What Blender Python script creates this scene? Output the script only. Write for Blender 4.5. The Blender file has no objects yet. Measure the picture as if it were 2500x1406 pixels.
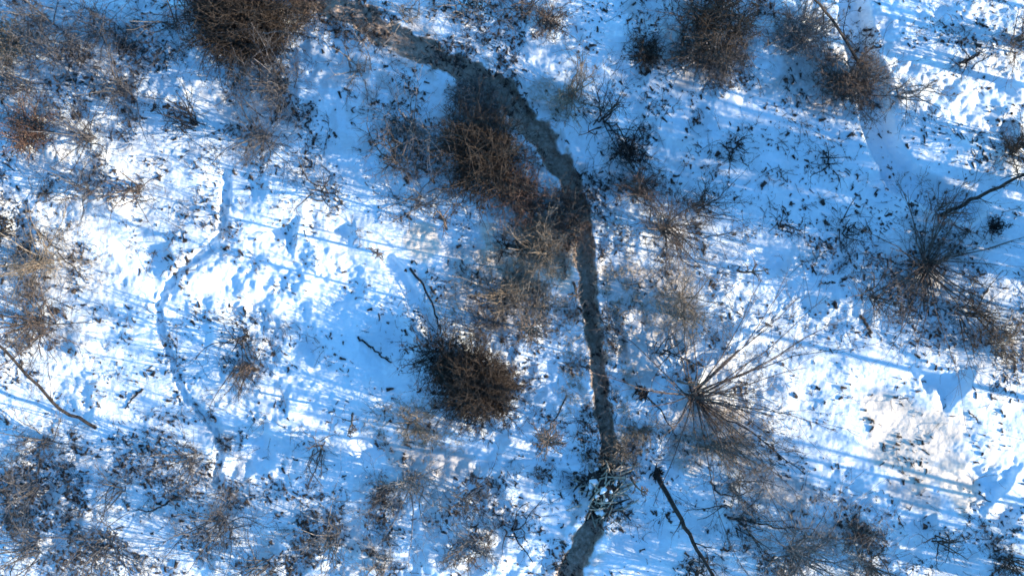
import bpy, math
import numpy as np
from mathutils import Vector

S = bpy.context.scene
COL = S.collection
R = math.radians
PPM = 62.5                      # photograph pixels per metre of ground
H_CAM = 46.0
SUN_EL = R(16.5)
SUN_AZ = math.atan2(-0.25, 1.0)      # horizontal direction TOWARDS the sun (world x = right, y = up in the view)

# ------------------------------------------------------------------ camera
cam = bpy.data.cameras.new('camera')
cam.sensor_width = 36.0
cam.lens = 36.0 * H_CAM / 40.0
cam.clip_end = 2000
cam.dof.use_dof = True
cam.dof.focus_distance = 41.0
cam.dof.aperture_fstop = 0.125
co = bpy.data.objects.new('camera', cam)
co.location = (0, 0, H_CAM)
COL.objects.link(co)
S.camera = co
S.render.resolution_x, S.render.resolution_y = 1024, 575

# ------------------------------------------------------------------ sky, sun, exposure
w = bpy.data.worlds.new('World'); S.world = w; w.use_nodes = True
nt = w.node_tree; nt.nodes.clear()
sky = nt.nodes.new('ShaderNodeTexSky'); sky.sky_type = 'NISHITA'; sky.sun_disc = False
sky.sun_elevation = SUN_EL
sky.sun_rotation = math.pi/2 - SUN_AZ
sky.air_density = 1.0; sky.dust_density = 0.0; sky.ozone_density = 2.0
bg = nt.nodes.new('ShaderNodeBackground'); bg.inputs['Strength'].default_value = 0.14
wo = nt.nodes.new('ShaderNodeOutputWorld')
tint = nt.nodes.new('ShaderNodeMix'); tint.data_type = 'RGBA'; tint.blend_type = 'MULTIPLY'; tint.inputs[0].default_value = 1.0
tint.inputs[7].default_value = (0.55, 1.02, 1.27, 1)
nt.links.new(sky.outputs[0], tint.inputs[6]); nt.links.new(tint.outputs[2], bg.inputs[0]); nt.links.new(bg.outputs[0], wo.inputs[0])
sl = bpy.data.lights.new('sun', 'SUN'); sl.energy = 5.0; sl.angle = R(0.35); sl.color = (1.0, 0.80, 0.58)
so = bpy.data.objects.new('sun', sl); COL.objects.link(so)
sd = Vector((math.cos(SUN_AZ)*math.cos(SUN_EL), math.sin(SUN_AZ)*math.cos(SUN_EL), math.sin(SUN_EL)))
so.rotation_euler = sd.to_track_quat('Z', 'Y').to_euler()
so.location = sd * 60
S.view_settings.view_transform = 'Standard'; S.view_settings.look = 'None'
S.view_settings.exposure = 1.3; S.view_settings.gamma = 1.0

# ------------------------------------------------------------------ helpers
def W(px, py):
    return (px - 1250.0) / PPM, -(py - 703.0) / PPM

def tag(o, label=None, cat=None, group=None, kind=None):
    if label: o['label'] = label
    if cat: o['category'] = cat
    if group: o['group'] = group
    if kind: o['kind'] = kind
    return o

def lattice(seed):
    return np.random.RandomState(seed).rand(256, 256).astype(np.float64)

def vnoise(x, y, seed):
    L = lattice(seed)
    xi = np.floor(x).astype(int); yi = np.floor(y).astype(int)
    fx = x - xi; fy = y - yi
    fx = fx*fx*fx*(fx*(fx*6-15)+10); fy = fy*fy*fy*(fy*(fy*6-15)+10)
    a = L[xi & 255, yi & 255]; b = L[(xi+1) & 255, yi & 255]
    c = L[xi & 255, (yi+1) & 255]; d = L[(xi+1) & 255, (yi+1) & 255]
    return (a*(1-fx)+b*fx)*(1-fy)+(c*(1-fx)+d*fx)*fy - 0.5

def fbm(x, y, seed, octs=4, gain=0.5):
    s = 0; a = 1.0
    for i in range(octs):
        s = s + a*vnoise(x*2**i + 17.3*i, y*2**i - 9.1*i, seed+i); a *= gain
    return s

def dist_poly(x, y, pts):
    best = np.full(x.shape, 1e9); tt = np.zeros(x.shape); n = len(pts)-1
    for i in range(n):
        ax, ay = pts[i]; bx, by = pts[i+1]
        dx, dy = bx-ax, by-ay; L2 = dx*dx+dy*dy+1e-9
        t = np.clip(((x-ax)*dx+(y-ay)*dy)/L2, 0, 1)
        d = np.hypot(x-ax-t*dx, y-ay-t*dy)
        m = d < best
        best = np.where(m, d, best); tt = np.where(m, (i+t)/n, tt)
    return best, tt

def sm(a, b, v):
    t = np.clip((v-a)/(b-a), 0, 1); return t*t*(3-2*t)

def pw(l): return [W(*p) for p in l]

# ------------------------------------------------------------------ terrain description
TRENCH = [(700,-45),(780,-10),(860,32),(950,84),(1050,132),(1150,182),(1225,232),(1285,300),(1350,375),(1395,450),(1418,530),(1428,620),(1436,710),(1448,800),(1460,880),(1466,950),(1474,1020),(1486,1080),(1478,1150),(1478,1220),(1430,1310),(1375,1430)]
TR_W  = [.54,.54,.50,.46,.42,.44,.50,.50,.42,.38,.36,.34,.29,.30,.33,.34,.32,.27,.30,.36,.44,.44]
GULLY = [(2085,-40),(2092,40),(2105,110),(2130,200),(2140,290),(2165,370),(2215,440),(2300,490),(2360,505)]
DITCH = [(950,640),(985,690),(1030,760),(1062,840)]
SLOT = [(1505,770),(1515,820),(1525,880)]
SIDE = [(1480,925),(1560,925),(1640,935)]
FAINT = [(1170,1135),(1300,1128),(1430,1120)]
PATH = [(548,425),(546,500),(535,560),(512,605),(455,645),(405,705),(385,750),(392,810),(412,870),(430,930),(450,975),(495,1015),(525,1060),(532,1120),(520,1180)]
CRATERS = [(724,575,.62,.36,1),(862,570,.5,.30,1),(2452,1190,.95,.46,2),(2350,945,.75,.46,2),(745,860,.9,.38,0),
  (1660,300,1.3,.30,0),(2160,470,1.4,.40,0),(1530,170,1.0,.40,0),(600,1100,1.4,.32,0),(1560,1290,1.5,.35,0),(350,620,1.2,.22,0),(1880,640,.9,.25,0),
  (2050,640,.9,.25,0),(2240,1275,.8,.25,0),(950,840,1.2,.35,0),(1400,1180,.7,.5,0),(1650,960,.7,.25,0),(2460,1260,.8,.25,0),(820,700,1.3,.28,0),(900,1100,1.0,.28,0)]

DENS = [  # px, py, rx, ry, weight
 (200,200,260,220,1.6),(650,270,220,120,2.0),(150,420,200,120,1.2),(900,200,160,140,1.6),(1000,330,180,120,1.4),(1180,130,160,80,1.0),(1150,30,200,60,1.0),
 (1750,110,220,130,1.5),(2050,170,180,110,1.4),(1640,330,200,120,.8),(1530,420,120,120,1.2),(1640,580,160,120,1.1),(1330,620,150,160,1.3),(1230,750,180,110,1.3),
 (1460,700,80,300,1.0),(1500,1150,90,120,1.4),(1780,1080,180,150,.6),(1920,1330,280,110,1.4),(2270,680,220,150,1.3),(2420,830,130,110,1.6),(2400,1330,180,90,1.1),
 (1080,1200,220,120,1.8),(800,1320,250,110,1.8),(500,1200,180,180,1.6),(150,1250,260,180,2.0),(90,700,150,200,1.4),(600,870,120,120,.8),(450,560,160,90,.8),(820,560,120,110,.4),
 (2350,120,180,120,.5),(2450,370,100,80,1.0),(2300,540,160,60,.7),(1850,400,240,90,.5),(2000,620,180,80,.8),(1760,900,140,100,.8),(1900,850,140,120,.4),(1250,960,100,120,.6),(1010,1040,110,60,1.6),(1400,1050,120,100,.5)]

def terrain(x, y):
    ex = sm(26, 21, np.abs(x)) * sm(17, 12.5, np.abs(y))       # detail fades outside the view
    ca, sa = math.cos(SUN_AZ), math.sin(SUN_AZ)
    u = x*ca + y*sa; v = -x*sa + y*ca                           # u runs along the light
    h = 0.55*fbm(x*0.09, y*0.09, 5, 2)
    rough = sm(-0.15, 0.25, fbm(x*0.22+3, y*0.22, 40, 2))
    h = h + ex*(0.16*fbm(x*0.55, y*0.55, 11, 2) + (0.07+0.14*rough)*fbm(x*1.3, y*1.3, 21, 2) + (0.02+0.07*rough)*fbm(x*4.2, y*4.2, 31, 2) + 0.022*fbm(x*9.0, y*9.0, 35, 2))
    h = h + ex*0.10*fbm(u*0.30, v*1.5, 55, 2)
    n1 = fbm(x*2.2, y*2.2, 61, 3)
    tw_idx = np.linspace(0, 1, len(TR_W))
    d, t = dist_poly(x, y, pw(TRENCH))
    hw = np.interp(t, tw_idx, TR_W)
    nw_ = 1-0.35*sm(0.4, 0.6, t); dd = d + 0.26*n1*nw_
    tr = 1 - sm(hw*0.62, hw*1.05, dd)
    lip = np.exp(-((dd-hw*1.35)/0.22)**2)
    h = h - (0.22+0.26*sm(0.15, 0.5, t))*tr + 0.10*lip*sm(0.3, 0.5, t)
    dirt = 1 - sm(hw*0.72, hw*1.45, d + 0.34*n1*nw_)
    def channel(pts, half, depth, seed):
        nonlocal h
        q, _ = dist_poly(x, y, pw(pts))
        q = q + 0.14*fbm(x*1.4, y*1.4, seed, 3)
        m = 1 - sm(half*0.45, half, q)
        h = h - depth*m
        return m
    gu = channel(GULLY, 0.74, 0.85, 70)
    di = channel(DITCH, 0.40, 0.22, 74)
    channel(SLOT, 0.22, 0.25, 77); channel(SIDE, 0.42, 0.25, 79); channel(FAINT, 0.2, 0.18, 81)
    pa = channel(PATH, 0.22, 0.14, 83)
    PP = np.array(pw(PATH)); seg = np.linalg.norm(np.diff(PP, axis=0), axis=1); cs = np.concatenate([[0], np.cumsum(seg)])
    for kk, q_ in enumerate(np.arange(0.1, cs[-1], 0.33)):
        fx, fy = np.interp(q_, cs, PP[:, 0]), np.interp(q_, cs, PP[:, 1])
        gx, gy = np.interp(q_+.05, cs, PP[:, 0])-fx, np.interp(q_+.05, cs, PP[:, 1])-fy
        gl = math.hypot(gx, gy)+1e-9; gx /= gl; gy /= gl; sd_ = 0.10*(1 if kk % 2 else -1)
        a_ = ((x-fx+gy*sd_)*gx+(y-fy-gx*sd_)*gy)/0.17; b_ = (-(x-fx+gy*sd_)*gy+(y-fy-gx*sd_)*gx)/0.085
        h = h - 0.13*np.clip(1-(a_*a_+b_*b_)**2, 0, 1)
    q, tq = dist_poly(x, y, pw(PATH))
    h = h - 0.07*sm(0.05, 0.25, fbm(x*3.4, y*3.4, 90, 2))*(1-sm(.2, .5, q))
    wx = 0.42*fbm(x*1.1, y*1.1, 141, 3); wy = 0.42*fbm(x*1.1, y*1.1, 151, 3)
    for cx, cy, r, dep, tri in CRATERS:
        X, Y = W(cx, cy)
        ax_, ay_ = (x-X+wx)/r, (y-Y+wy)/r
        if tri:                                                  # wedge hollow: steep bank on the sunny side, floor rising gently away from it
            du, dv = (x-X+0.6*wx)*ca+(y-Y+0.6*wy)*sa, -(x-X+0.6*wx)*sa+(y-Y+0.6*wy)*ca
            if tri == 2: du = du - 0.35*dv                        # slanting rim
            s_ = -du; Lm = dep/0.30
            wv = r*(np.clip(1.05-0.95*s_/Lm, 0.0, 1) if tri == 1 else np.clip(1-0.45*s_/Lm, 0.1, 1))
            lat = 1-sm(0.25, 1.35, 0.9*fbm(x*2.0, y*2.0, 181, 3)+ np.abs(dv+(0.1 if tri == 1 else 0))/np.maximum(wv, .05))
            lat2 = np.exp(-(dv/(r*1.1))**2)
            h = h + 0.30*dep*lat2*np.exp(np.minimum(s_, 0)/0.8)*(1-sm(-0.15, 0.30, s_))
            h = h - 0.75*dep*sm(-0.12, 0.30, s_)*(1-sm(0.5*Lm, 2.0*Lm, s_))*lat
        else:
            rr = np.hypot(ax_, ay_*1.3)
            h = h - dep*np.clip(1-rr**2, 0, 1)
    cr, _ = W(0, 0), 0
    def blob(lst, seed, k=0.9):
        m = 0
        for cx, cy, rx, ry, ang in lst:
            X, Y = W(cx, cy); rx /= PPM; ry /= PPM
            c, s = math.cos(R(-ang)), math.sin(R(-ang))
            a = ((x-X)*c+(y-Y)*s)/rx; b = (-(x-X)*s+(y-Y)*c)/ry
            m = np.maximum(m, 1 - sm(0.6, 1.1, np.hypot(a, b) + k*fbm(x*0.9, y*0.9, seed, 3)))
        return m
    stain = blob([(2240,1080,175,100,38),(2310,1160,110,70,40),(2190,1010,80,50,0),(1290,620,110,90,20),(1190,560,40,40,0),(1010,590,60,50,0)], 95)
    grey = blob([(1600,740,130,120,20),(1570,850,60,110,0),(1140,640,120,60,30),(1720,1060,120,110,35),(1360,250,60,60,0),(1250,720,140,80,0),(2230,1200,110,60,10),(1900,1200,120,50,20),(1030,1120,130,50,10),(1700,100,200,120,0),(2010,190,130,90,20)], 99)
    dn = np.zeros_like(x)
    for cx, cy, rx, ry, wt in DENS:
        X, Y = W(cx, cy)
        dn = np.maximum(dn, min(wt, 1.5)/1.5*np.exp(-((x-X)*PPM/rx)**2-((y-Y)*PPM/ry)**2))
    grey = np.maximum(grey, ex*0.75*dn*sm(-0.12, 0.12, fbm(x*1.6, y*1.6, 171, 4)))
    grey = np.maximum(grey, ex*0.9*np.exp(-((d-hw-0.28)/0.30)**2)*sm(-0.2, 0.1, fbm(x*2.2, y*2.2, 175, 3)))
    return h, dirt, stain, grey, tr, gu, pa, di

def axis(lo, hi, step, far):
    c = np.arange(lo, hi+1e-6, step)
    out = []; s = step; p = hi
    while p < far:
        s *= 1.25; p += s; out.append(p)
    out = np.array(out)
    return np.concatenate([(-out[::-1]) if abs(lo+hi) < 1e-6 else (lo-(out[::-1]-hi)), c, out])

# ------------------------------------------------------------------ materials
def mat(name):
    m = bpy.data.materials.new(name); m.use_nodes = True
    n = m.node_tree; b = n.nodes['Principled BSDF']
    return m, n, b

def ground_mat():
    m, n, b = mat('snow_and_soil')
    N = n.nodes.new; L = n.links.new
    tc = N('ShaderNodeTexCoord')
    def noise(scale, det, rough=0.6):
        q = N('ShaderNodeTexNoise'); q.inputs['Scale'].default_value = scale; q.inputs['Detail'].default_value = det
        q.inputs['Roughness'].default_value = rough
        L(tc.outputs['Object'], q.inputs['Vector']); return q
    def ramp(src, stops):
        r = N('ShaderNodeValToRGB'); L(src, r.inputs[0])
        e = r.color_ramp.elements
        while len(e) < len(stops): e.new(0.5)
        for i, (p, c) in enumerate(stops): e[i].position = p; e[i].color = (*c, 1)
        return r.outputs[0]
    def mix(a, bb, f):
        q = N('ShaderNodeMix'); q.data_type = 'RGBA'
        L(f, q.inputs[0]); L(a, q.inputs[6]); L(bb, q.inputs[7]); return q.outputs[2]
    def attr(nm):
        a = N('ShaderNodeAttribute'); a.attribute_name = nm; return a.outputs['Fac']
    def math_(op, a, bb):
        q = N('ShaderNodeMath'); q.operation = op
        for i, v in enumerate((a, bb)):
            if isinstance(v, (int, float)): q.inputs[i].default_value = v
            else: L(v, q.inputs[i])
        return q.outputs[0]
    n1 = noise(1.1, 6); n2 = noise(7, 5, 0.7); n3 = noise(3.0, 6, 0.7); n4 = noise(14, 4)
    snow = ramp(n1.outputs[0], [(0.3, (0.70, 0.85, 0.95)), (0.65, (0.82, 0.91, 0.96))])
    grit = ramp(n2.outputs[0], [(0.60, (0, 0, 0)), (0.72, (1, 1, 1))])
    gcol = ramp(n4.outputs[0], [(0.35, (0.30, 0.28, 0.27)), (0.7, (0.62, 0.62, 0.64))])
    c = mix(snow, gcol, math_('MULTIPLY', grit, 0.55))
    greyc = ramp(n3.outputs[0], [(0.3, (0.30, 0.285, 0.27)), (0.62, (0.60, 0.58, 0.56))])
    c = mix(c, greyc, math_('MULTIPLY', attr('grey'), 0.8))
    sandc = ramp(n3.outputs[0], [(0.3, (0.62, 0.56, 0.46)), (0.6, (0.78, 0.72, 0.62))])
    c = mix(c, sandc, math_('MULTIPLY', attr('stain'), 0.9))
    soil = ramp(n2.outputs[0], [(0.28, (0.14, 0.105, 0.08)), (0.45, (0.34, 0.265, 0.205)), (0.60, (0.50, 0.41, 0.335)), (0.72, (0.66, 0.61, 0.57))])
    tone = ramp(n1.outputs[0], [(0.35, (0.62, 0.60, 0.58)), (0.6, (1, 1, 1))])
    mt = N('ShaderNodeMix'); mt.data_type = 'RGBA'; mt.blend_type = 'MULTIPLY'; mt.inputs[0].default_value = 1.0
    L(soil, mt.inputs[6]); L(tone, mt.inputs[7]); soil = mt.outputs[2]
    df = math_('ADD', attr('dirt'), math_('MULTIPLY', math_('SUBTRACT', n3.outputs[0], 0.5), 1.5))
    dm = N('ShaderNodeMapRange'); dm.inputs[1].default_value = 0.30; dm.inputs[2].default_value = 0.70
    L(df, dm.inputs[0])
    c = mix(c, soil, dm.outputs[0])
    L(c, b.inputs['Base Color'])
    b.inputs['Roughness'].default_value = 0.75
    b.inputs['Specular IOR Level'].default_value = 0.25
    bp = N('ShaderNodeBump'); bp.inputs['Strength'].default_value = 0.55; bp.inputs['Distance'].default_value = 0.06
    L(n2.outputs[0], bp.inputs['Height']); L(bp.outputs[0], b.inputs['Normal'])
    return m

def bark(name, dark, light, scale=9.0):
    m, n, b = mat(name)
    N = n.nodes.new; L = n.links.new
    g = N('ShaderNodeNewGeometry'); q = N('ShaderNodeTexNoise'); q.inputs['Scale'].default_value = scale; q.inputs['Detail'].default_value = 4
    L(g.outputs['Position'], q.inputs['Vector'])
    r = N('ShaderNodeValToRGB'); L(q.outputs[0], r.inputs[0])
    r.color_ramp.elements[0].position = 0.35; r.color_ramp.elements[0].color = (*dark, 1)
    r.color_ramp.elements[1].position = 0.68; r.color_ramp.elements[1].color = (*light, 1)
    L(r.outputs[0], b.inputs['Base Color'])
    b.inputs['Roughness'].default_value = 0.85; b.inputs['Specular IOR Level'].default_value = 0.15
    return m

GM = ground_mat()
M = {
 'dark':  bark('dark_brown_twigs', (0.026,0.021,0.018), (0.10,0.08,0.064)),
 'brown': bark('brown_twigs', (0.055,0.044,0.038), (0.20,0.16,0.135)),
 'red':   bark('reddish_twigs', (0.08,0.05,0.038), (0.24,0.155,0.12)),
 'grey':  bark('grey_twigs', (0.075,0.07,0.068), (0.27,0.255,0.245)),
 'tan':   bark('tan_twigs', (0.11,0.092,0.072), (0.33,0.28,0.22)),
 'black': bark('wet_black_bark', (0.012,0.011,0.012), (0.05,0.045,0.042)),
 'straw': bark('straw_coloured_sticks', (0.28,0.23,0.16), (0.62,0.55,0.44)),
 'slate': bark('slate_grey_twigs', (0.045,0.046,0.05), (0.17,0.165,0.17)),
 'clod':  bark('dark_soil_clods', (0.018,0.016,0.016), (0.09,0.075,0.065)),
}

# ------------------------------------------------------------------ terrain meshes
xs = axis(-21.6, 21.6, 0.048, 420.0); ys = axis(-12.6, 12.6, 0.048, 420.0)
GX, GY = np.meshgrid(xs, ys)
Hh, DIRT, STAIN, GREY, TRM, GUM, PAM, DIM = terrain(GX, GY)
NX, NY = len(xs), len(ys)

def ground_z(X, Y):
    i = int(np.clip(np.searchsorted(xs, X), 1, NX-1)); j = int(np.clip(np.searchsorted(ys, Y), 1, NY-1))
    return float(Hh[j, i])

def ground_zv(X, Y):
    i = np.clip(np.searchsorted(xs, X), 1, NX-1); j = np.clip(np.searchsorted(ys, Y), 1, NY-1)
    return Hh[j, i]

def mesh_np(name, V, F, material, parent=None, attrs=None, smooth=True):
    me = bpy.data.meshes.new(name)
    nf, k = F.shape
    me.vertices.add(len(V)); me.vertices.foreach_set('co', V.astype(np.float32).ravel())
    me.loops.add(nf*k); me.loops.foreach_set('vertex_index', F.astype(np.int32).ravel())
    me.polygons.add(nf); me.polygons.foreach_set('loop_start', np.arange(0, nf*k, k, dtype=np.int32))
    me.polygons.foreach_set('loop_total', np.full(nf, k, dtype=np.int32))
    if smooth: me.polygons.foreach_set('use_smooth', np.ones(nf, dtype=bool))
    me.update(calc_edges=True)
    if attrs:
        for an, av in attrs.items():
            a = me.attributes.new(an, 'FLOAT', 'POINT'); a.data.foreach_set('value', av.astype(np.float32).ravel())
    me.materials.append(material)
    o = bpy.data.objects.new(name, me); COL.objects.link(o)
    if parent: o.parent = parent
    return o

def region_mask(m): return (m[:-1,:-1]+m[1:,:-1]+m[:-1,1:]+m[1:,1:])/4
idx = np.arange(NX*NY).reshape(NY, NX)
quads = np.stack([idx[:-1,:-1], idx[:-1,1:], idx[1:,1:], idx[1:,:-1]], -1)
lab = np.zeros((NY-1, NX-1), int)
lab[region_mask(PAM) > 0.35] = 3
lab[region_mask(GUM) > 0.35] = 2
lab[region_mask(DIM) > 0.35] = 4
lab[region_mask(DIRT) > 0.45] = 1
V = np.stack([GX, GY, Hh], -1).reshape(-1, 3)
for k, nm in enumerate(['snowy_ground', 'dirt_trench', 'snow_gully', 'footpath', 'snow_ditch']):
    q = quads[lab == k]
    u, inv = np.unique(q.ravel(), return_inverse=True)
    o = mesh_np(nm, V[u], inv.reshape(-1, 4), GM, attrs={'dirt': DIRT.ravel()[u], 'stain': STAIN.ravel()[u], 'grey': GREY.ravel()[u]})
    tag(o, kind='structure', label={0:'snow covered ground speckled with soil clods and twigs', 1:'long winding dark soil trench cut through the snow', 2:'snow filled gully in blue shade near the top right', 3:'narrow trodden footpath winding through the snow on the left', 4:'short curved snow ditch running down to the dark thicket'}[k])

# ------------------------------------------------------------------ branch growing (all vectorised)
def norm(v): return v/np.maximum(np.linalg.norm(v, axis=-1, keepdims=True), 1e-9)

def grow(rs, start, d, length, K, wig, up=0.0):
    N = len(start); P = np.zeros((N, K, 3)); P[:, 0] = start; d = norm(d)
    step = (np.asarray(length)/(K-1)).reshape(-1, 1)
    for k in range(1, K):
        d = norm(d + wig*rs.randn(N, 3) + np.array([0, 0, up]))
        P[:, k] = P[:, k-1] + d*step
    P[:, :, 2] = np.maximum(P[:, :, 2], -0.05)
    return P

def kids(rs, P, n, lr, K, spread, wig, tmin=0.25, up=0.0, lens=None):
    N, Kp, _ = P.shape
    par = np.repeat(np.arange(N), n); M_ = len(par)
    t = (tmin + (0.97-tmin)*rs.rand(M_))*(Kp-1)
    i = np.minimum(t.astype(int), Kp-2); f = (t-i)[:, None]
    s = P[par, i]*(1-f)+P[par, i+1]*f
    d = norm(P[par, i+1]-P[par, i])
    L = np.linalg.norm(P[:, -1]-P[:, 0], axis=1)[par]
    return grow(rs, s, d+spread*rs.randn(M_, 3), L*lr*(0.5+0.9*rs.rand(M_)), K, wig, up)

def tubes(name, sets, material, parent=None, sides=3):
    Vs, Fs = [], []; base = 0
    for P, r0, r1 in sets:
        N, K, _ = P.shape
        if N == 0: continue
        T = norm(np.gradient(P, axis=1)) if K > 1 else P
        a = np.cross(T, np.array([0.31, 0.52, 0.79])); a = norm(a); b = np.cross(T, a)
        r = (np.asarray(r0).reshape(-1, 1)*(1-np.linspace(0, 1, K))+np.asarray(r1).reshape(-1, 1)*np.linspace(0, 1, K))
        ring = []
        for s in range(sides):
            th = 2*math.pi*s/sides
            ring.append(P + r[..., None]*(a*math.cos(th)+b*math.sin(th)))
        Vv = np.stack(ring, 2)                       # N,K,sides,3
        ids = base + np.arange(N*K*sides).reshape(N, K, sides)
        for s in range(sides):
            s2 = (s+1) % sides
            Fs.append(np.stack([ids[:, :-1, s], ids[:, :-1, s2], ids[:, 1:, s2], ids[:, 1:, s]], -1).reshape(-1, 4))
        Vs.append(Vv.reshape(-1, 3)); base += N*K*sides
    return mesh_np(name, np.concatenate(Vs), np.concatenate(Fs), material, parent)

def cards(name, C, size, rs, material, parent=None):
    N = len(C)
    a = norm(rs.randn(N, 3)); b = norm(np.cross(a, rs.randn(N, 3)))
    s = (size*(0.5+rs.rand(N)))[:, None]
    V4 = np.stack([C-a*s, C+b*s*0.5, C+a*s, C-b*s*0.5], 1)
    V4[:, :, 2] = np.maximum(V4[:, :, 2], 0.02)
    return mesh_np(name, V4.reshape(-1, 3), np.arange(4*N).reshape(N, 4), material, parent, smooth=False)

def root(name, px, py, z=None):
    X, Y = W(px, py)
    e = bpy.data.objects.new(name, None); COL.objects.link(e)
    e.location = (X, Y, ground_z(X, Y)-0.03 if z is None else z); e.empty_display_size = 0.3
    return e

SEED = [100]
def rng():
    SEED[0] += 1; return np.random.RandomState(SEED[0])

def shrub(px, py, rpx, h, label, m='grey', stems=14, dens=1.0, bias=(0, 0), lean=1.0, name='bare_shrub', cat='shrub', group='bare shrubs scattered over the snow', tr=1.0):
    """open bare shrub: stems fan out of one base"""
    rs = rng(); e = root(name, px, py); Rm = rpx/PPM
    az = rs.rand(stems)*2*math.pi
    az = az + (0.7*np.sin(az*2+px) if stems < 50 else 0); out = Rm*(0.15+0.95*rs.rand(stems))*lean
    d = np.stack([np.cos(az)*out + bias[0]*Rm, np.sin(az)*out + bias[1]*Rm, h*(0.55+0.45*rs.rand(stems))], -1)
    L = np.linalg.norm(d, axis=1)
    st = np.stack([rs.randn(stems)*0.20, rs.randn(stems)*0.20, np.zeros(stems)], -1)
    d0 = d + np.array([0, 0, 0.6*h])
    P0 = grow(rs, st*(0.5 if stems > 50 else 1), d0, L*1.05, 7, 0.17 if stems < 50 else 0.09, -0.07)
    nm_ = max(2, stems//5) if stems < 50 else 3                                # a few taller upright leaders, added to lengthen the cast shadows
    PM = grow(rs, rs.randn(nm_, 3)*[.12, .12, 0], np.stack([.16*rs.randn(nm_)+bias[0]*.2, .16*rs.randn(nm_)+bias[1]*.2, np.ones(nm_)], -1), h*(1.0+0.8*rs.rand(nm_)), 7, 0.05, 0.02)
    PK = kids(rs, PM, 5, 0.22, 4, 0.6, 0.15, 0.3)
    P1 = kids(rs, P0, max(2, int(8*dens)), 0.42, 5, 0.6, 0.22, 0.2)
    P2 = kids(rs, P1, max(2, int(4*dens)), 0.55, 4, 0.55, 0.22, 0.2)
    P3 = kids(rs, P2, 1 if dens < 1.2 else 2, 0.6, 3, 0.6, 0.2, 0.2)
    tubes('stems', [(P0, 0.030*tr, 0.010*tr), (PM, 0.036*tr, 0.012*tr)], M[m], e, 5)
    tubes('twigs', [(P1, 0.0105*tr, 0.005*tr), (P2, 0.007*tr, 0.0035*tr), (P3, 0.0055*tr, 0.003*tr), (PK, 0.009*tr, 0.004*tr)], M[m], e)
    return tag(e, label, cat, group)

def thicket(px, py, rx, ry, ang, h, label, m='dark', n=170, leaves=900, tangle=0.35, name='thicket', cat='thicket', group='dense brown thickets', lm=None, tw=5):
    """dense tangle: many stems spread over an area, arching into each other"""
    rs = rng(); e = root(name, px, py); rx *= 0.84/PPM; ry *= 0.84/PPM; h *= 1.3
    a = rs.rand(n)*2*math.pi; q = np.sqrt(rs.rand(n))*(0.84+0.22*np.sin(2*a+px)+0.14*np.sin(5*a+py))
    c, s = math.cos(R(-ang)), math.sin(R(-ang))
    bx, by = q*np.cos(a)*rx*0.9, q*np.sin(a)*ry*0.9
    X = bx*c-by*s; Y = bx*s+by*c
    z0 = ground_zv(X+e.location.x, Y+e.location.y)-e.location.z
    st = np.stack([X, Y, np.zeros(n)], -1)
    top = h*(1-0.6*q**2)*(0.55+0.55*rs.rand(n))
    d = np.stack([rs.randn(n)*0.28+X/(rx+.01)*0.06, rs.randn(n)*0.28+Y/(ry+.01)*0.06, np.full(n, 1.0)], -1)
    P0 = grow(rs, st, d, top*1.25, 6, 0.22, -0.10)
    P1 = kids(rs, P0, tw, 0.30, 5, 0.8, 0.25, 0.3, -0.03)
    P2 = kids(rs, P1, 2, 0.6, 3, 0.7, 0.25, 0.2)
    for P in (P0, P1, P2): P[:, :, 2] += 0
    tubes('stems', [(P0, 0.020, 0.008)], M[m], e, 4)
    tubes('twigs', [(P1, 0.011, 0.005), (P2, 0.007, 0.004)], M[m], e)
    if leaves:
        T = P1.reshape(-1, 3); C = T[rs.randint(0, len(T), leaves)] + rs.randn(leaves, 3)*0.05
        C[:, 2] *= 0.75
        cards('dead_leaves', C, 0.05, rs, M[lm or m], e)
    return tag(e, label, cat, group)

def tree(px, py, h, spread, label, m='grey', lean=(0, 0), nb=16, dens=1.0, trunk_r=0.09, group='bare trees', crown_from=0.35, up=0.05, r_top=0.03, place=None):
    rs = rng(); e = root('bare_tree', px, py)
    d = np.array([[lean[0], lean[1], 1.0]])
    P0 = grow(rs, np.zeros((1, 3)), d, np.array([h]), 10, 0.035)
    tubes('trunk', [(P0, trunk_r, r_top)], M['black' if m == 'black' else m], e, 8)
    par = rs.rand(nb)*(1-crown_from)+crown_from
    t = par*9; i = np.minimum(t.astype(int), 8); f = (t-i)[:, None]
    s = P0[0, i]*(1-f)+P0[0, i+1]*f
    az = rs.rand(nb)*2*math.pi
    dd = np.stack([np.cos(az), np.sin(az), 0.5+0.5*rs.rand(nb)], -1)
    B = grow(rs, s, dd, spread*(0.5+0.7*rs.rand(nb))*(1.25-par*0.6), 7, 0.13, up)
    B1 = kids(rs, B, int(6*dens)+1, 0.42, 5, 0.5, 0.15)
    B2 = kids(rs, B1, int(3*dens)+1, 0.55, 4, 0.55, 0.2)
    tubes('crown', [(B, 0.032, 0.010), (B1, 0.013, 0.006), (B2, 0.008, 0.004)], M[m], e)
    return tag(e, label, 'tree', group)

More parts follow.
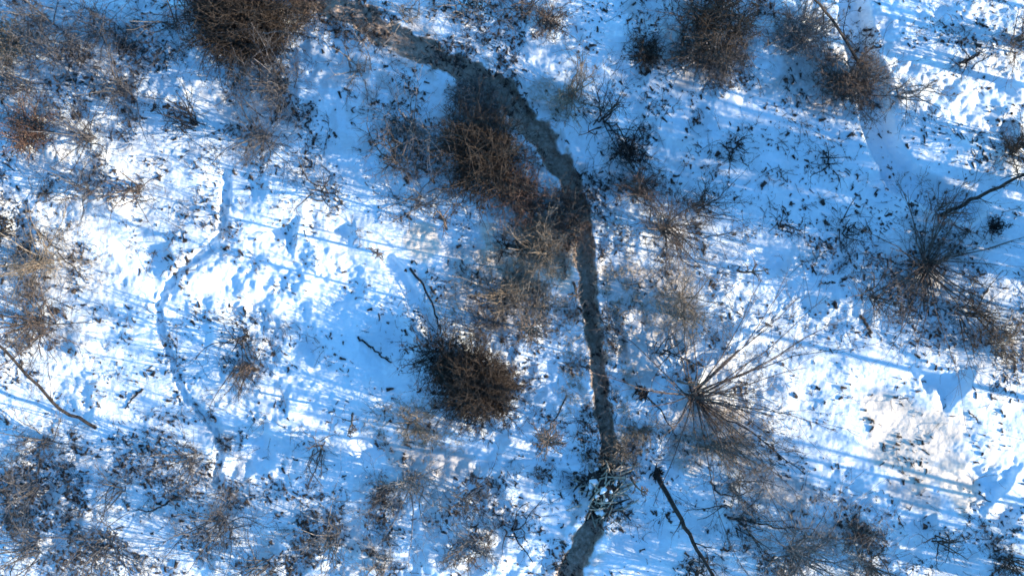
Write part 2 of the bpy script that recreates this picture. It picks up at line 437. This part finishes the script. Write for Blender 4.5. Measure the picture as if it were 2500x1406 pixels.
# ------------------------------------------------------------------ dense thickets
thicket(600,58,150,112,0,2.0,'large round dark brown thicket at the top left of the trench','dark',520,9000,name='thicket',tw=6)
thicket(745,8,70,30,20,1.0,'low brown brush spilling over the trench mouth at the top edge','brown',70,500)
thicket(1180,398,98,78,38,2.2,'dark brown thicket in the bend left of the trench','dark',300,4500)
thicket(1265,480,85,48,28,1.5,'reddish brown brush on the lower side of the bend thicket','red',120,900)
thicket(1168,938,120,70,46,1.6,'oval dark brown thicket alone on bright snow left of the lower trench','dark',440,8000,tw=6)
thicket(1075,865,45,50,0,1.6,'small dark bush joined to the upper left of the oval thicket','dark',70,500)
thicket(1165,258,105,62,35,0.8,'grey brown brush overgrowing the upper trench bank','grey',170,500,lm='brown')
thicket(1130,330,80,45,-10,0.9,'grey twiggy brush just above the bend thicket','grey',100,200,lm='brown')
thicket(1385,530,50,100,-10,.8,'reddish grey brush lining the left bank of the middle trench','brown',120,500,lm='red')
thicket(1740,70,115,105,20,2.2,'dark grey thicket at the top right of the middle','dark',180,900,lm='grey')
thicket(1725,150,100,40,10,1.4,'fringe of dark twigs below the top thicket','grey',80,250)
thicket(2060,205,120,52,14,1.5,'flattened brown brush heap beside the snow gully','brown',150,900,lm='brown')
thicket(1955,80,85,70,0,1.5,'grey brush left of the long leaning black trunk','grey',110,300)
thicket(1338,62,34,42,20,1.1,'small brown bush on open snow right of the upper trench','brown',50,300)
thicket(1573,138,32,36,0,0.9,'small square dark brush pile with snow in it','dark',60,260,group='brush piles',name='brush_pile',cat='brush pile')
thicket(85,325,62,52,10,1.3,'rusty tan bush near the left edge','red',90,600,lm='tan')
thicket(22,110,55,60,0,1.3,'tan bush cut by the left edge of the view','tan',70,400,lm='brown')
thicket(255,70,90,60,10,1.6,'dark olive bush left of the large round thicket','slate',50,160,lm='grey')
thicket(140,130,85,70,0,1.7,'dark grey bush between the tan bush and the olive bush','slate',46,120,lm='grey')
thicket(1320,1155,0.1+30,25,0,0.5,'tiny twiggy tuft left of the debris heap','brown',16,60,group='brush piles',name='brush_pile',cat='brush pile')
thicket(2435,825,70,62,30,1.0,'grey brown bush below the star shaped shrub on the right','tan',48,150,lm='brown')
thicket(2095,1300,60,28,-5,0.9,'low brown clump beside pinkish snow at the lower right','brown',50,400)
thicket(945,1205,42,30,20,0.8,'small rusty bush under the grey canopy at bottom middle','brown',30,160,lm='red')
thicket(1150,1330,80,50,0,1.2,'grey brown brush at the bottom edge left of the trench','grey',60,160,lm='red')
thicket(2418,556,20,15,0,0.5,'tiny black green bush near the right edge','black',30,120)
thicket(310,118,26,15,20,0.5,'tiny dark bush below the olive bush','black',26,100)

SNOWM, _n, _b = mat('clean_snow'); _b.inputs['Base Color'].default_value = (.84, .90, .95, 1); _b.inputs['Roughness'].default_value = 0.7
# debris heap at the lower end of the trench
def heap(px, py):
    rs = rng(); e = root('debris_heap', px, py)
    n = 230
    a = rs.rand(n)*6.283; q = np.sqrt(rs.rand(n))
    st = np.stack([q*np.cos(a)*0.62, q*np.sin(a)*1.0, 0.75*(1-q**1.6)*rs.rand(n)], -1)
    P = grow(rs, st, np.stack([rs.randn(n), rs.randn(n), 0.35*rs.randn(n)], -1), 0.35+0.5*rs.rand(n), 4, 0.15)
    tubes('sticks', [(P, 0.032, 0.018)], M['straw'], e, 5)
    P = grow(rs, st[:90]*[1.1, 1.1, 0.8], np.stack([rs.randn(90), rs.randn(90), 0.3*rs.randn(90)], -1), 0.3+0.5*rs.rand(90), 4, 0.15)
    tubes('dark_branches', [(P, 0.05, 0.02)], M['black'], e, 5)
    # clumps of snow caught between the sticks
    ico = [(0,0,1),(0,0,-1)]+[(math.cos(k*1.2566)*.894, math.sin(k*1.2566)*.894, .447) for k in range(5)]+[(math.cos(k*1.2566+.628)*.894, math.sin(k*1.2566+.628)*.894, -.447) for k in range(5)]
    IF = [(0,2+k,2+(k+1)%5) for k in range(5)]+[(1,7+(k+1)%5,7+k) for k in range(5)]+[(2+k,7+k,2+(k+1)%5) for k in range(5)]+[(7+k,7+(k+1)%5,2+(k+1)%5) for k in range(5)]
    VV, FF = [], []
    for k in range(17):
        aa, qq = rs.rand()*6.283, math.sqrt(rs.rand())*0.95
        sz = 0.04+0.10*rs.rand()**2
        c_ = np.array([qq*math.cos(aa)*.55, qq*math.sin(aa)*.95, .72*(1-qq**1.8)+.10])
        VV.append(np.array(ico)*sz*(0.45+1.0*rs.rand(12, 1))*[0.8+.8*rs.rand(), 1.2, .5]+c_); FF.append(np.array(IF)+12*k)
    mesh_np('snow_clumps', np.concatenate(VV), np.concatenate(FF), SNOWM, e)
    # lumpy soil core
    u = np.linspace(0, 2*math.pi, 33)[:-1]; v = np.linspace(0, 1, 9)
    U, Vv = np.meshgrid(u, v)
    rr = Vv*(1+0.15*np.sin(3*U)+0.1*np.cos(5*U))
    X = rr*np.cos(U)*0.66; Y = rr*np.sin(U)*1.05
    Z = 0.62*(1-Vv**2)+0.10*fbm(X*3+9, Y*3, 123, 3)*(1-Vv)-0.15*Vv
    I = np.arange(32*9).reshape(9, 32)
    F = np.stack([I[:-1], np.roll(I, -1, 1)[:-1], np.roll(I, -1, 1)[1:], I[1:]], -1).reshape(-1, 4)
    mesh_np('soil_core', np.stack([X, Y, Z], -1).reshape(-1, 3), F, M['clod'], e)
    return tag(e, 'mottled heap of tan sticks and dark branches at the lower end of the trench', 'debris heap')
hp = heap(1474, 1192); hp.scale = (1.25, 1.2, 1.5); hp.location.z += 0.25

# ------------------------------------------------------------------ open shrubs
SH = [
 (2258,648,140,1.0,'star shaped brown shrub with long radiating stems on the right','brown',60,.6,(.0,-.1),1.7),
 (1690,965,205,1.2,'large open fan shaped shrub right of the lower trench','brown',54,.5,(.5,-.25),1.8),
 (1750,1085,110,.9,'grey twiggy shrub below the large fan shrub','tan',16,.7,(.2,-.35),1),
 (1620,560,105,2.0,'brown shrub fanning downward right of the middle trench','brown',22,1.0,(.3,-.5),1),
 (1560,470,70,1.4,'reddish shrub next to the middle trench bend','red',14,1.0,(0,0),1),
 (1700,500,80,1.3,'thin dark shrub above right of the downward fanning shrub','dark',12,.9,(0,0),1),
 (1395,235,80,1.2,'small orange stemmed shrub right of the trench bend','tan',18,.9,(.1,0),1),
 (1470,300,85,1.6,'slanting dark stems below right of the orange stemmed shrub','black',14,.7,(.5,-.5),1.1),
 (1530,370,60,1.0,'dark tuft at the end of the slanting stems','black',18,1.0,(.1,-.3),1),
 (1665,755,70,1.8,'pale tan upright shrub above the large fan shrub','tan',14,1.0,(0,.3),1),
 (1615,855,60,1.2,'dark arching branches above left of the large fan shrub','black',7,.6,(.1,.3),1.2),
 (1320,620,130,1.1,'pale speckled shrub left of the middle trench','tan',24,.8,(-.1,0),1),
 (1235,600,60,.7,'small black hub of twigs inside the pale speckled thicket','black',10,.8,(0,0),1),
 (1235,715,125,.9,'pale grey shrub above the oval thicket','tan',20,.7,(0,0),1),
 (1185,795,60,.8,'violet grey shrub touching the top of the oval thicket','slate',12,.8,(0,.1),1),
 (100,790,130,2.3,'brown shrub on the left edge fanning down over striped snow','brown',26,.8,(.25,-.25),1.1),
 (115,640,120,2.0,'tan shrub directly above the brown left edge shrub','tan',18,.8,(.2,0),1),
 (20,560,70,1.5,'black stemmed shrub cut by the left edge','black',12,.8,(0,0),1),
 (590,830,75,1.3,'small black hub shrub left of centre on striped snow','black',10,.7,(.1,0),1.1),
 (602,890,80,1.3,'thin shrub just below the small black hub shrub','brown',14,.8,(0,-.3),1),
 (790,475,80,.9,'thin dark olive shrub above the triangular snow hollow','dark',12,.8,(0,-.2),1.1),
 (1020,490,80,.9,'sparse olive shrub on bright snow left of the bend thicket','grey',12,.8,(0,0),1),
 (960,380,95,1.6,'grey shrub at the left of the bend thicket','brown',20,1.0,(0,0),1),
 (1010,300,90,1.7,'thin grey shrub below the upper trench','grey',18,1.0,(0,0),1),
 (880,170,70,1.5,'thin upright shrub below the upper trench','grey',14,.9,(0,0),1),
 (690,215,110,2.0,'dark grey shrub under the large round thicket','dark',24,1.1,(0,-.1),1),
 (640,330,110,1.8,'mottled grey shrub at the lower side of the dark grey one','grey',24,1.1,(0,0),1),
 (475,300,70,1.6,'nearly black star shaped stump with short limbs','black',16,.8,(-.1,.1),1.1),
 (300,230,95,1.8,'blue grey shrub left of the black star stump','dark',20,1.0,(0,0),1),
 (220,340,90,1.6,'grey shrub right of the rusty tan bush','grey',20,1.1,(0,0),1),
 (330,460,95,1.4,'brown low shrub above the bright snow on the left','brown',18,.9,(0,0),1),
 (210,470,90,1.4,'grey shrub left of the brown low shrub','grey',16,1.0,(0,0),1),
 (60,220,100,1.8,'dark shrub above the rusty tan bush','dark',20,1.0,(0,0),1),
 (420,60,85,1.8,'blue grey shrub close left of the large round thicket','dark',14,.9,(0,0),1),
 (120,40,80,1.6,'dark twiggy shrub at the top left corner','dark',16,1.0,(0,0),1),
 (1160,30,80,1.4,'thin shrub at the top edge right of the trench','grey',14,.9,(0,0),1),
 (1290,15,60,1.3,'grey shrub at the top edge above the small brown bush','brown',14,1.0,(0,0),1),
 (1000,40,70,1.0,'sparse weeds close to the upper trench edge','grey',12,.8,(0,0),1),
 (2470,360,70,1.5,'dark shrub by the right edge above the leaning trunk','dark',16,1.0,(0,0),1),
 (2490,100,60,1.5,'brown shrub at the upper right edge','brown',14,1.0,(0,0),1),
 (2200,230,80,1.3,'thin shrub right of the snow gully','grey',12,.8,(.2,0),1),
 (2300,530,55,1.1,'reddish shrub at the foot of the right leaning trunk','red',12,.9,(0,0),1),
 (2360,150,60,.9,'few dark twigs on bright snow at upper right','black',8,.7,(0,0),1),
 (1790,370,70,.9,'low dark twigs on blue snow right of the trench','black',10,.7,(0,0),1),
 (2060,560,60,1.0,'small thorny shrub left of the star shaped shrub','black',8,.7,(0,0),1),
 (2350,760,80,1.5,'dark shrub between star shaped shrub and grey brown bush','dark',14,.9,(.2,-.2),1),
 (2130,720,70,1.3,'twigs at the lower left of the star shaped shrub','brown',12,.9,(0,0),1),
 (1930,1345,170,2.4,'wide grey canopy shrub at the bottom edge on the right','grey',34,1.3,(0,.1),1),
 (1800,1260,110,1.8,'black branched shrub above left of the wide grey canopy','black',9,.7,(.3,0),1.1),
 (2110,1370,110,1.7,'brown grey shrub at the bottom right beside the canopy','brown',22,1.0,(0,0),1),
 (1790,1180,90,1.4,'grey twigs between the twiggy shrub and the canopy','grey',16,.9,(.2,0),1),
 (1690,1390,70,1.4,'shrub at the bottom edge between trench and canopy','dark',14,1.0,(0,0),1),
 (2290,1310,70,1.1,'thin shrub on blue snow at the lower right','dark',12,.8,(0,0),1),
 (2460,1360,70,1.3,'twiggy shrub in the bottom right corner','dark',14,1.0,(0,0),1),
 (1010,1170,120,2.0,'grey canopy shrub at bottom middle above the rusty bush','grey',26,1.2,(0,0),1),
 (1140,1210,100,1.8,'dark olive shrub right of the grey canopy','dark',20,1.0,(0,0),1),
 (1240,1290,100,1.9,'curving black branches left of the trench end','black',8,.6,(0,.25),1.2),
 (1010,1030,75,1.1,'pale shrub on bright snow below the oval thicket','tan',16,1.0,(0,0),1),
 (780,1100,65,1.2,'thin shrub on blue snow left of bottom middle','brown',12,.8,(0,0),1),
 (540,1270,135,2.3,'large brown grey shrub at the bottom left','brown',32,1.2,(.05,.05),1),
 (470,1120,80,1.5,'grey speckled shrub beside the lower footpath','grey',18,1.0,(0,0),1),
 (650,1370,110,1.8,'dark shrub at the bottom edge right of the large brown one','dark',20,1.1,(0,0),1),
 (810,1310,120,1.9,'grey shrub with tan tips between the two bottom shrubs','grey',24,1.1,(0,0),1),
 (930,1375,100,1.7,'shrub at the bottom edge left of the grey brown brush','grey',20,1.0,(0,0),1),
 (260,1330,120,2.2,'dark blue grey shrub at the bottom left','dark',24,1.2,(0,0),1),
 (90,1340,120,2.2,'brown shrub in the bottom left corner','brown',24,1.2,(0,0),1),
 (80,1190,110,2.0,'dark shrub at the left edge under the long black limb','dark',22,1.1,(0,0),1),
 (110,1080,80,1.6,'thin dark shrub below the end of the long black limb','grey',16,1.0,(0,0),1),
 (290,1190,80,1.5,'shrub between dark left edge shrub and footpath','dark',16,1.0,(0,0),1),
 (1345,1030,45,.8,'slim forked weed between oval thicket and trench','black',5,.5,(0,0),1),
 (1560,1050,50,.9,'tan tuft on the right bank of the lower trench','tan',12,.9,(0,0),1),
 (1510,1090,45,.7,'grass tuft at the narrow part of the lower trench','tan',14,.9,(0,0),1),
 (2010,400,60,.7,'sparse twigs on the wide blue snow','black',6,.6,(0,0),1),
 (1910,560,60,.8,'two dark twig knots on shaded snow','black',8,.6,(0,0),1),
]
for a in SH:
    px, py, r, h, lb, m, n, dn, bi, le = a
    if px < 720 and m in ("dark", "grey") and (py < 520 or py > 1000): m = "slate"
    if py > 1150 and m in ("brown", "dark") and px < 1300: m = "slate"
    if px < 1300 and (py > 1000 or py < 480): n = max(6, int(n*.75)); dn *= .8
    if py > 1150: n = int(n*.8); dn *= .85
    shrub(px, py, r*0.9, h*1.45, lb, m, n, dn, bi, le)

# ------------------------------------------------------------------ leaning trunks and fallen limbs
def limb(pts, r0, r1, label, name='leaning_trunk', cat='trunk', m='black', side=10, group='black trunks and limbs', knob=False):
    """pts: (px, py, height) of points, mapped through the height so that the limb stands where it should"""
    rs = rng()
    W3 = []
    for px, py, z in pts:
        X, Y = W(px, py); k = (H_CAM-z)/H_CAM
        W3.append((X*k, Y*k, z))
    W3 = np.array(W3)
    e = bpy.data.objects.new(name, None); COL.objects.link(e)
    gz = ground_z(W3[0, 0], W3[0, 1]); e.location = (W3[0, 0], W3[0, 1], gz)
    Q = W3 - W3[0]
    tt = np.linspace(0, len(pts)-1, 14)
    P = np.stack([np.interp(tt, range(len(pts)), Q[:, i]) for i in range(3)], -1)
    P[1:-1] += rs.randn(12, 3)*0.03
    tubes('trunk' if name != 'fallen_branch' else 'branch', [(P[None], r0, r1)], M[m], e, 8)
    if side:
        side = max(side, 4)
        B = kids(rs, P[None], side, 0.16, 5, 0.5, 0.15, 0.2)
        B1 = kids(rs, B, 3, 0.5, 4, 0.5, 0.15, 0.2)
        tubes('side_branches', [(B, r0*0.35, 0.008), (B1, 0.009, 0.005)], M[m], e)
    if knob:
        n = 40; st = np.stack([rs.randn(n)*.12, rs.randn(n)*.12, rs.rand(n)*.15], -1)
        K = grow(rs, st, rs.randn(n, 3), 0.2+0.2*rs.rand(n), 4, .2)
        tubes('root_clump', [(K, 0.04, 0.015)], M['black'], e, 5)
    return tag(e, label, cat, group)

limb([(1603,1155,0.1),(1655,1255,2.2),(1700,1335,4.2),(1765,1440,6.0)], 0.10, 0.05, 'long straight black trunk leaning out over the bottom edge', knob=True, side=7)
limb([(2300,527,0.1),(2400,478,2.5),(2530,415,5.0)], 0.085, 0.05, 'black trunk slanting out over the right edge', side=8)
limb([(232,1045,0.1),(138,995,1.2),(60,910,2.6),(-40,815,4.0)], 0.07, 0.05, 'long crooked black limb reaching over the left edge', side=5)
limb([(2146,215,0.1),(2105,110,2.6),(2040,15,4.6),(1990,-50,6.0)], 0.07, 0.04, 'long leaning black trunk over the snow gully at the top', side=9)
limb([(872,822,0.10),(910,852,0.12),(955,886,0.10)], 0.045, 0.03, 'short black stick lying on blue snow left of the oval thicket', name='fallen_branch', cat='fallen branch', side=2)
limb([(1568,958,0.1),(1610,995,0.9),(1652,1065,1.7)], 0.035, 0.02, 'thin curved stem rising from a black stump right of the trench', side=3, knob=True)
limb([(1385,965,0.1),(1345,1040,0.5),(1308,1112,0.8)], 0.03, 0.015, 'thin dark branch slanting on snow between thicket and trench', name='fallen_branch', cat='fallen branch', side=4)
limb([(1735,1175,0.15),(1752,1205,0.3),(1800,1215,0.5),(1840,1190,0.7)], 0.045, 0.02, 'twisted black branch below the twiggy shrub', name='fallen_branch', cat='fallen branch', side=3)
limb([(1775,1262,0.2),(1880,1283,0.5),(1990,1292,0.6)], 0.05, 0.02, 'nearly level black branch at the top of the grey canopy', name='fallen_branch', cat='fallen branch', side=5)
limb([(1700,985,0.3),(1830,1050,0.9),(1970,1160,1.4)], 0.035, 0.015, 'long bough of black bark stretching down right from the fan shrub', name='fallen_branch', cat='fallen branch', side=5)
limb([(2360,1000,0.1),(2385,1030,0.1)], 0.03, 0.02, 'short stick on bright snow right of the blue hollow', name='fallen_branch', cat='fallen branch', side=1)
limb([(410,1225,0.15),(370,1250,0.3),(325,1248,0.4)], 0.045, 0.02, 'short bent black branch left of the large brown grey shrub', name='fallen_branch', cat='fallen branch', side=1)
limb([(345,950,0.1),(320,970,0.2),(300,1000,0.2)], 0.05, 0.02, 'knobbly dark branch beside the upper footpath bend', name='fallen_branch', cat='fallen branch', side=1)
limb([(90,560,0.2),(140,610,0.6),(200,680,0.8)], 0.03, 0.015, 'straight dark branch over the tan left shrub', name='fallen_branch', cat='fallen branch', side=3)
limb([(1000,655,0.05),(1035,700,0.2),(1062,765,0.3),(1075,810,0.4)], 0.05, 0.03, 'dark curved branch along the short snow ditch', name='fallen_branch', cat='fallen branch', side=3)
limb([(2040,690,0.1),(2000,695,0.1)], 0.03, 0.02, 'small black stick on shaded snow left of the star shrub', name='fallen_branch', cat='fallen branch', side=1)
limb([(2100,770,0.1),(2128,812,0.1)], 0.06, 0.05, 'thick short log below the star shaped shrub', name='fallen_branch', cat='fallen branch', side=0, m='dark')

# ------------------------------------------------------------------ bare trees beyond the right edge whose long shadows stripe the snow
protos = []
def far_tree(k, X, Y, sc, rot, label):
    if k < 3 and len(protos) <= k:
        t = tree(1250+X*PPM, 703-Y*PPM, [9.0, 10.5, 7.5][k], [2.2, 2.0, 2.8][k], label, 'brown', (0.03*(k-1), 0.02), [16, 14, 24][k], 1.0, [0.17, 0.15, 0.14][k], group='bare trees standing beyond the right edge')
        protos.append(t)
    else:
        src = protos[k]; t = src.copy(); COL.objects.link(t); t['label'] = label
        for ch in [c for c in bpy.data.objects if c.parent == src]:
            c = ch.copy(); COL.objects.link(c); c.parent = t
    t.location = (X, Y, ground_z(X, Y)-0.05); t.rotation_euler.z = rot; t.scale = (sc, sc, sc)
    return t
pole = tree(3200, 700, 13.0, 0.8, 'slender tall bare tree standing out of view past the right edge', 'brown', (0.02, 0.01), 10, 0.6, 0.085, group='slender bare trees beyond the right edge', r_top=0.05)
rs = np.random.RandomState(19)
for k in range(34):
    X = 21.8+rs.rand()*9; Y = -18.5+29*((k*0.618+0.1) % 1.0)
    if -7.6 < Y+0.25*(X-20) < -1.2 or (Y+0.25*(X-20) > 6.5 and k % 2): continue
    if k == 0: t = pole
    else:
        t = pole.copy(); COL.objects.link(t)
        for ch in [c for c in bpy.data.objects if c.parent == pole]:
            c = ch.copy(); COL.objects.link(c); c.parent = t
    t.location = (X, Y, ground_z(X, Y)-0.05); t.rotation_euler.z = rs.rand()*6.28
    q = 0.8+0.35*rs.rand(); t.scale = (q, q, q)
for px, py, hh, lb in [(1655,930,5.5,'added shadow casting sapling at the left rim of the large fan shrub'),(1400,690,5.5,'added shadow casting sapling on the left bank of the middle trench'),
    (1275,800,6.5,'added shadow casting sapling right above the oval thicket'),(1330,1085,6.5,'added shadow casting sapling on bright snow left of the debris heap'),(1540,1165,5.0,'added shadow casting sapling between debris heap and long black trunk'),
    (1090,560,3.8,'added shadow casting sapling on bright snow left of the pale speckled shrub'),(1800,660,5.0,'added shadow casting sapling on white snow right of the pale tan shrub'),
    (860,1010,4.0,'added shadow casting sapling on the clean white strip below the blue clearing'),(930,620,3.8,'added shadow casting sapling right of the snow hollows')]:
    tree(px, py, hh, 0.45 if hh < 6 else 0.85, lb, 'brown', (rng().randn()*.05, rng().randn()*.05), 8 if hh < 6 else 36, 0.8, 0.055, group='added shadow casting saplings in the clearing', r_top=0.012)  # saplings added only to throw long shadow streaks across the left clearing
rs = np.random.RandomState(7)
BANDS = [(0.2, 4.4, 24), (6.0, 12.5, 3), (-4.8, -3.4, 1), (-10.5, -8.2, 4), (-20, -10.5, 16)]
i = 0
for lo, hi, cnt in BANDS:
    for k in range(cnt):
        X = 22.5 + rs.rand()**1.3*13; Y = lo + (hi-lo)*((k*0.618+0.3) % 1.0) - 0.25*(X-20)
        far_tree(i if i < 3 else rs.randint(3), X, Y, 0.7+0.5*rs.rand(), rs.rand()*6.28, 'bare tree standing out of view past the right edge of the snow field')
        i += 1

# ------------------------------------------------------------------ ground litter
def litter_points(n, seed, lo=0.10):
    rs = np.random.RandomState(seed)
    X = (rs.rand(n)-0.5)*42; Y = (rs.rand(n)-0.5)*24.5
    px = X*PPM+1250; py = 703-Y*PPM
    d = np.full(n, lo)
    for cx, cy, rx, ry, wt in DENS:
        d = np.maximum(d, wt*np.exp(-((px-cx)/rx)**2-((py-cy)/ry)**2))
    q, t = dist_poly(X, Y, pw(TRENCH))
    d = d + 1.3*np.exp(-((q-0.55)/0.38)**2)
    q2, _ = dist_poly(X, Y, pw(PATH))
    d = d + 0.9*np.exp(-((q2-0.26)/0.12)**2)
    d = d*np.clip(3.4*(fbm(X*1.0, Y*1.0, 200, 4)+0.13), 0.05, 1.9)
    k = rs.rand(n)*2.0 < d
    return X[k], Y[k], rs

X, Y, rs = litter_points(110000, 300, 0.22)
n = len(X); print('clods', n)
st = np.stack([X, Y, ground_zv(X, Y)+0.02], -1)
az = np.where(rs.rand(n) < 0.6, -0.9+0.45*rs.randn(n), rs.rand(n)*6.283)
L = 0.03+0.30*rs.rand(n)**3.5
P = grow(rs, st, np.stack([np.cos(az), np.sin(az), 0.1*rs.randn(n)], -1), L, 4, 0.35)
P[:, :, 2] = np.maximum(P[:, :, 2], 0)*0 + (ground_zv(P[..., 0].ravel(), P[..., 1].ravel()).reshape(P.shape[:2])+0.02)
big = rs.rand(n) < 0.025; Rr = 0.013+0.060*rs.rand(n)**3+big*(0.03+0.05*rs.rand(n))
tag(tubes('soil_clods', [(P, Rr, Rr*0.5)], M['clod'], None, 5), 'countless dark soil crumbs and leaf scraps scattered on the snow', 'ground litter', kind='stuff')

X, Y, rs = litter_points(30000, 301, 0.16)
n = len(X); print('stalks', n)
st = np.stack([X, Y, ground_zv(X, Y)], -1)
# stalks grow from the ground itself
def grow_free(rs, start, d, length, K, wig, up=0.0):
    N = len(start); P = np.zeros((N, K, 3)); P[:, 0] = start; d = norm(d)
    step = (length/(K-1)).reshape(-1, 1)
    for k in range(1, K):
        d = norm(d + wig*rs.randn(N, 3) + np.array([0, 0, up])); P[:, k] = P[:, k-1]+d*step
    return P
P = grow_free(rs, st, np.stack([0.6*rs.randn(n), 0.6*rs.randn(n), np.full(n, .8)], -1), 0.15+0.5*rs.rand(n)**2, 4, 0.2, -0.03)
h1 = n//2
tag(tubes('dry_weeds', [(P[:h1], 0.007, 0.004)], M['brown'], None, 3), 'thin dry brown weed stalks poking through the snow', 'weeds', kind='stuff')
tag(tubes('dead_grass', [(P[h1:], 0.007, 0.004)], M['tan'], None, 3), 'pale dead grass stems poking through the snow', 'grass', kind='stuff')

# low brushwood: the grey haze of crossing twigs between the shrubs
X, Y, rs = litter_points(22000, 302, 0.06)
n = len(X); print('brush', n)
st = np.stack([X, Y, ground_zv(X, Y)], -1)
P = grow_free(rs, st, np.stack([rs.randn(n), rs.randn(n), np.full(n, .9)], -1), 0.35+0.8*rs.rand(n)**1.5, 5, 0.22, -0.06)
def kids_free(P, k, lr):
    N, Kp, _ = P.shape; par = np.repeat(np.arange(N), k); m_ = len(par)
    i = rs.randint(1, Kp-1, m_); d = norm(P[par, i+1]-P[par, i])+0.6*rs.randn(m_, 3)
    return grow_free(rs, P[par, i], d, lr*(0.4+0.8*rs.rand(m_)), 3, 0.25)
Q = kids_free(P, 3, 0.35)
h1 = n//2
tag(tubes('brushwood', [(P[:h1], 0.014, 0.005), (Q[:h1*3], 0.007, 0.004)], M['grey'], None, 3), 'low tangle of thin grey twigs spread between the shrubs', 'brushwood', kind='stuff')
tag(tubes('undergrowth', [(P[h1:], 0.014, 0.005), (Q[h1*3:], 0.007, 0.004)], M['slate'], None, 3), 'low dark bluish undergrowth of crossing twigs on shaded snow', 'undergrowth', kind='stuff')

# matted dry straw coloured grass beside the middle trench and under the fan shrub
rs = np.random.RandomState(401); pts = []
for cx, cy, rx, ry, k in [(1310,620,95,95,5200),(1230,740,120,60,3200),(1500,700,35,150,1500),(1600,740,90,80,1500),(1760,1060,110,70,1800),(1020,1040,75,45,1500),(1395,900,30,160,900),(1525,960,25,160,700),(120,640,100,80,1300),(1350,250,60,40,500)]:
    q = rs.randn(k, 2)*[rx/PPM*.7, ry/PPM*.7] + W(cx, cy); pts.append(q)
q = np.concatenate(pts); q = q[fbm(q[:, 0]*1.7, q[:, 1]*1.7, 411, 3) > -0.08]
n = len(q); X, Y = q[:, 0], q[:, 1]
P = grow_free(rs, np.stack([X, Y, ground_zv(X, Y)], -1), np.stack([rs.randn(n), rs.randn(n), np.full(n, .35)], -1), 0.10+0.28*rs.rand(n), 4, 0.25, -0.10)
tag(tubes('matted_grass', [(P, 0.011, 0.005)], M['straw'], None, 3), 'pale matted straw grass showing through the snow beside the middle trench', 'grass', kind='stuff')
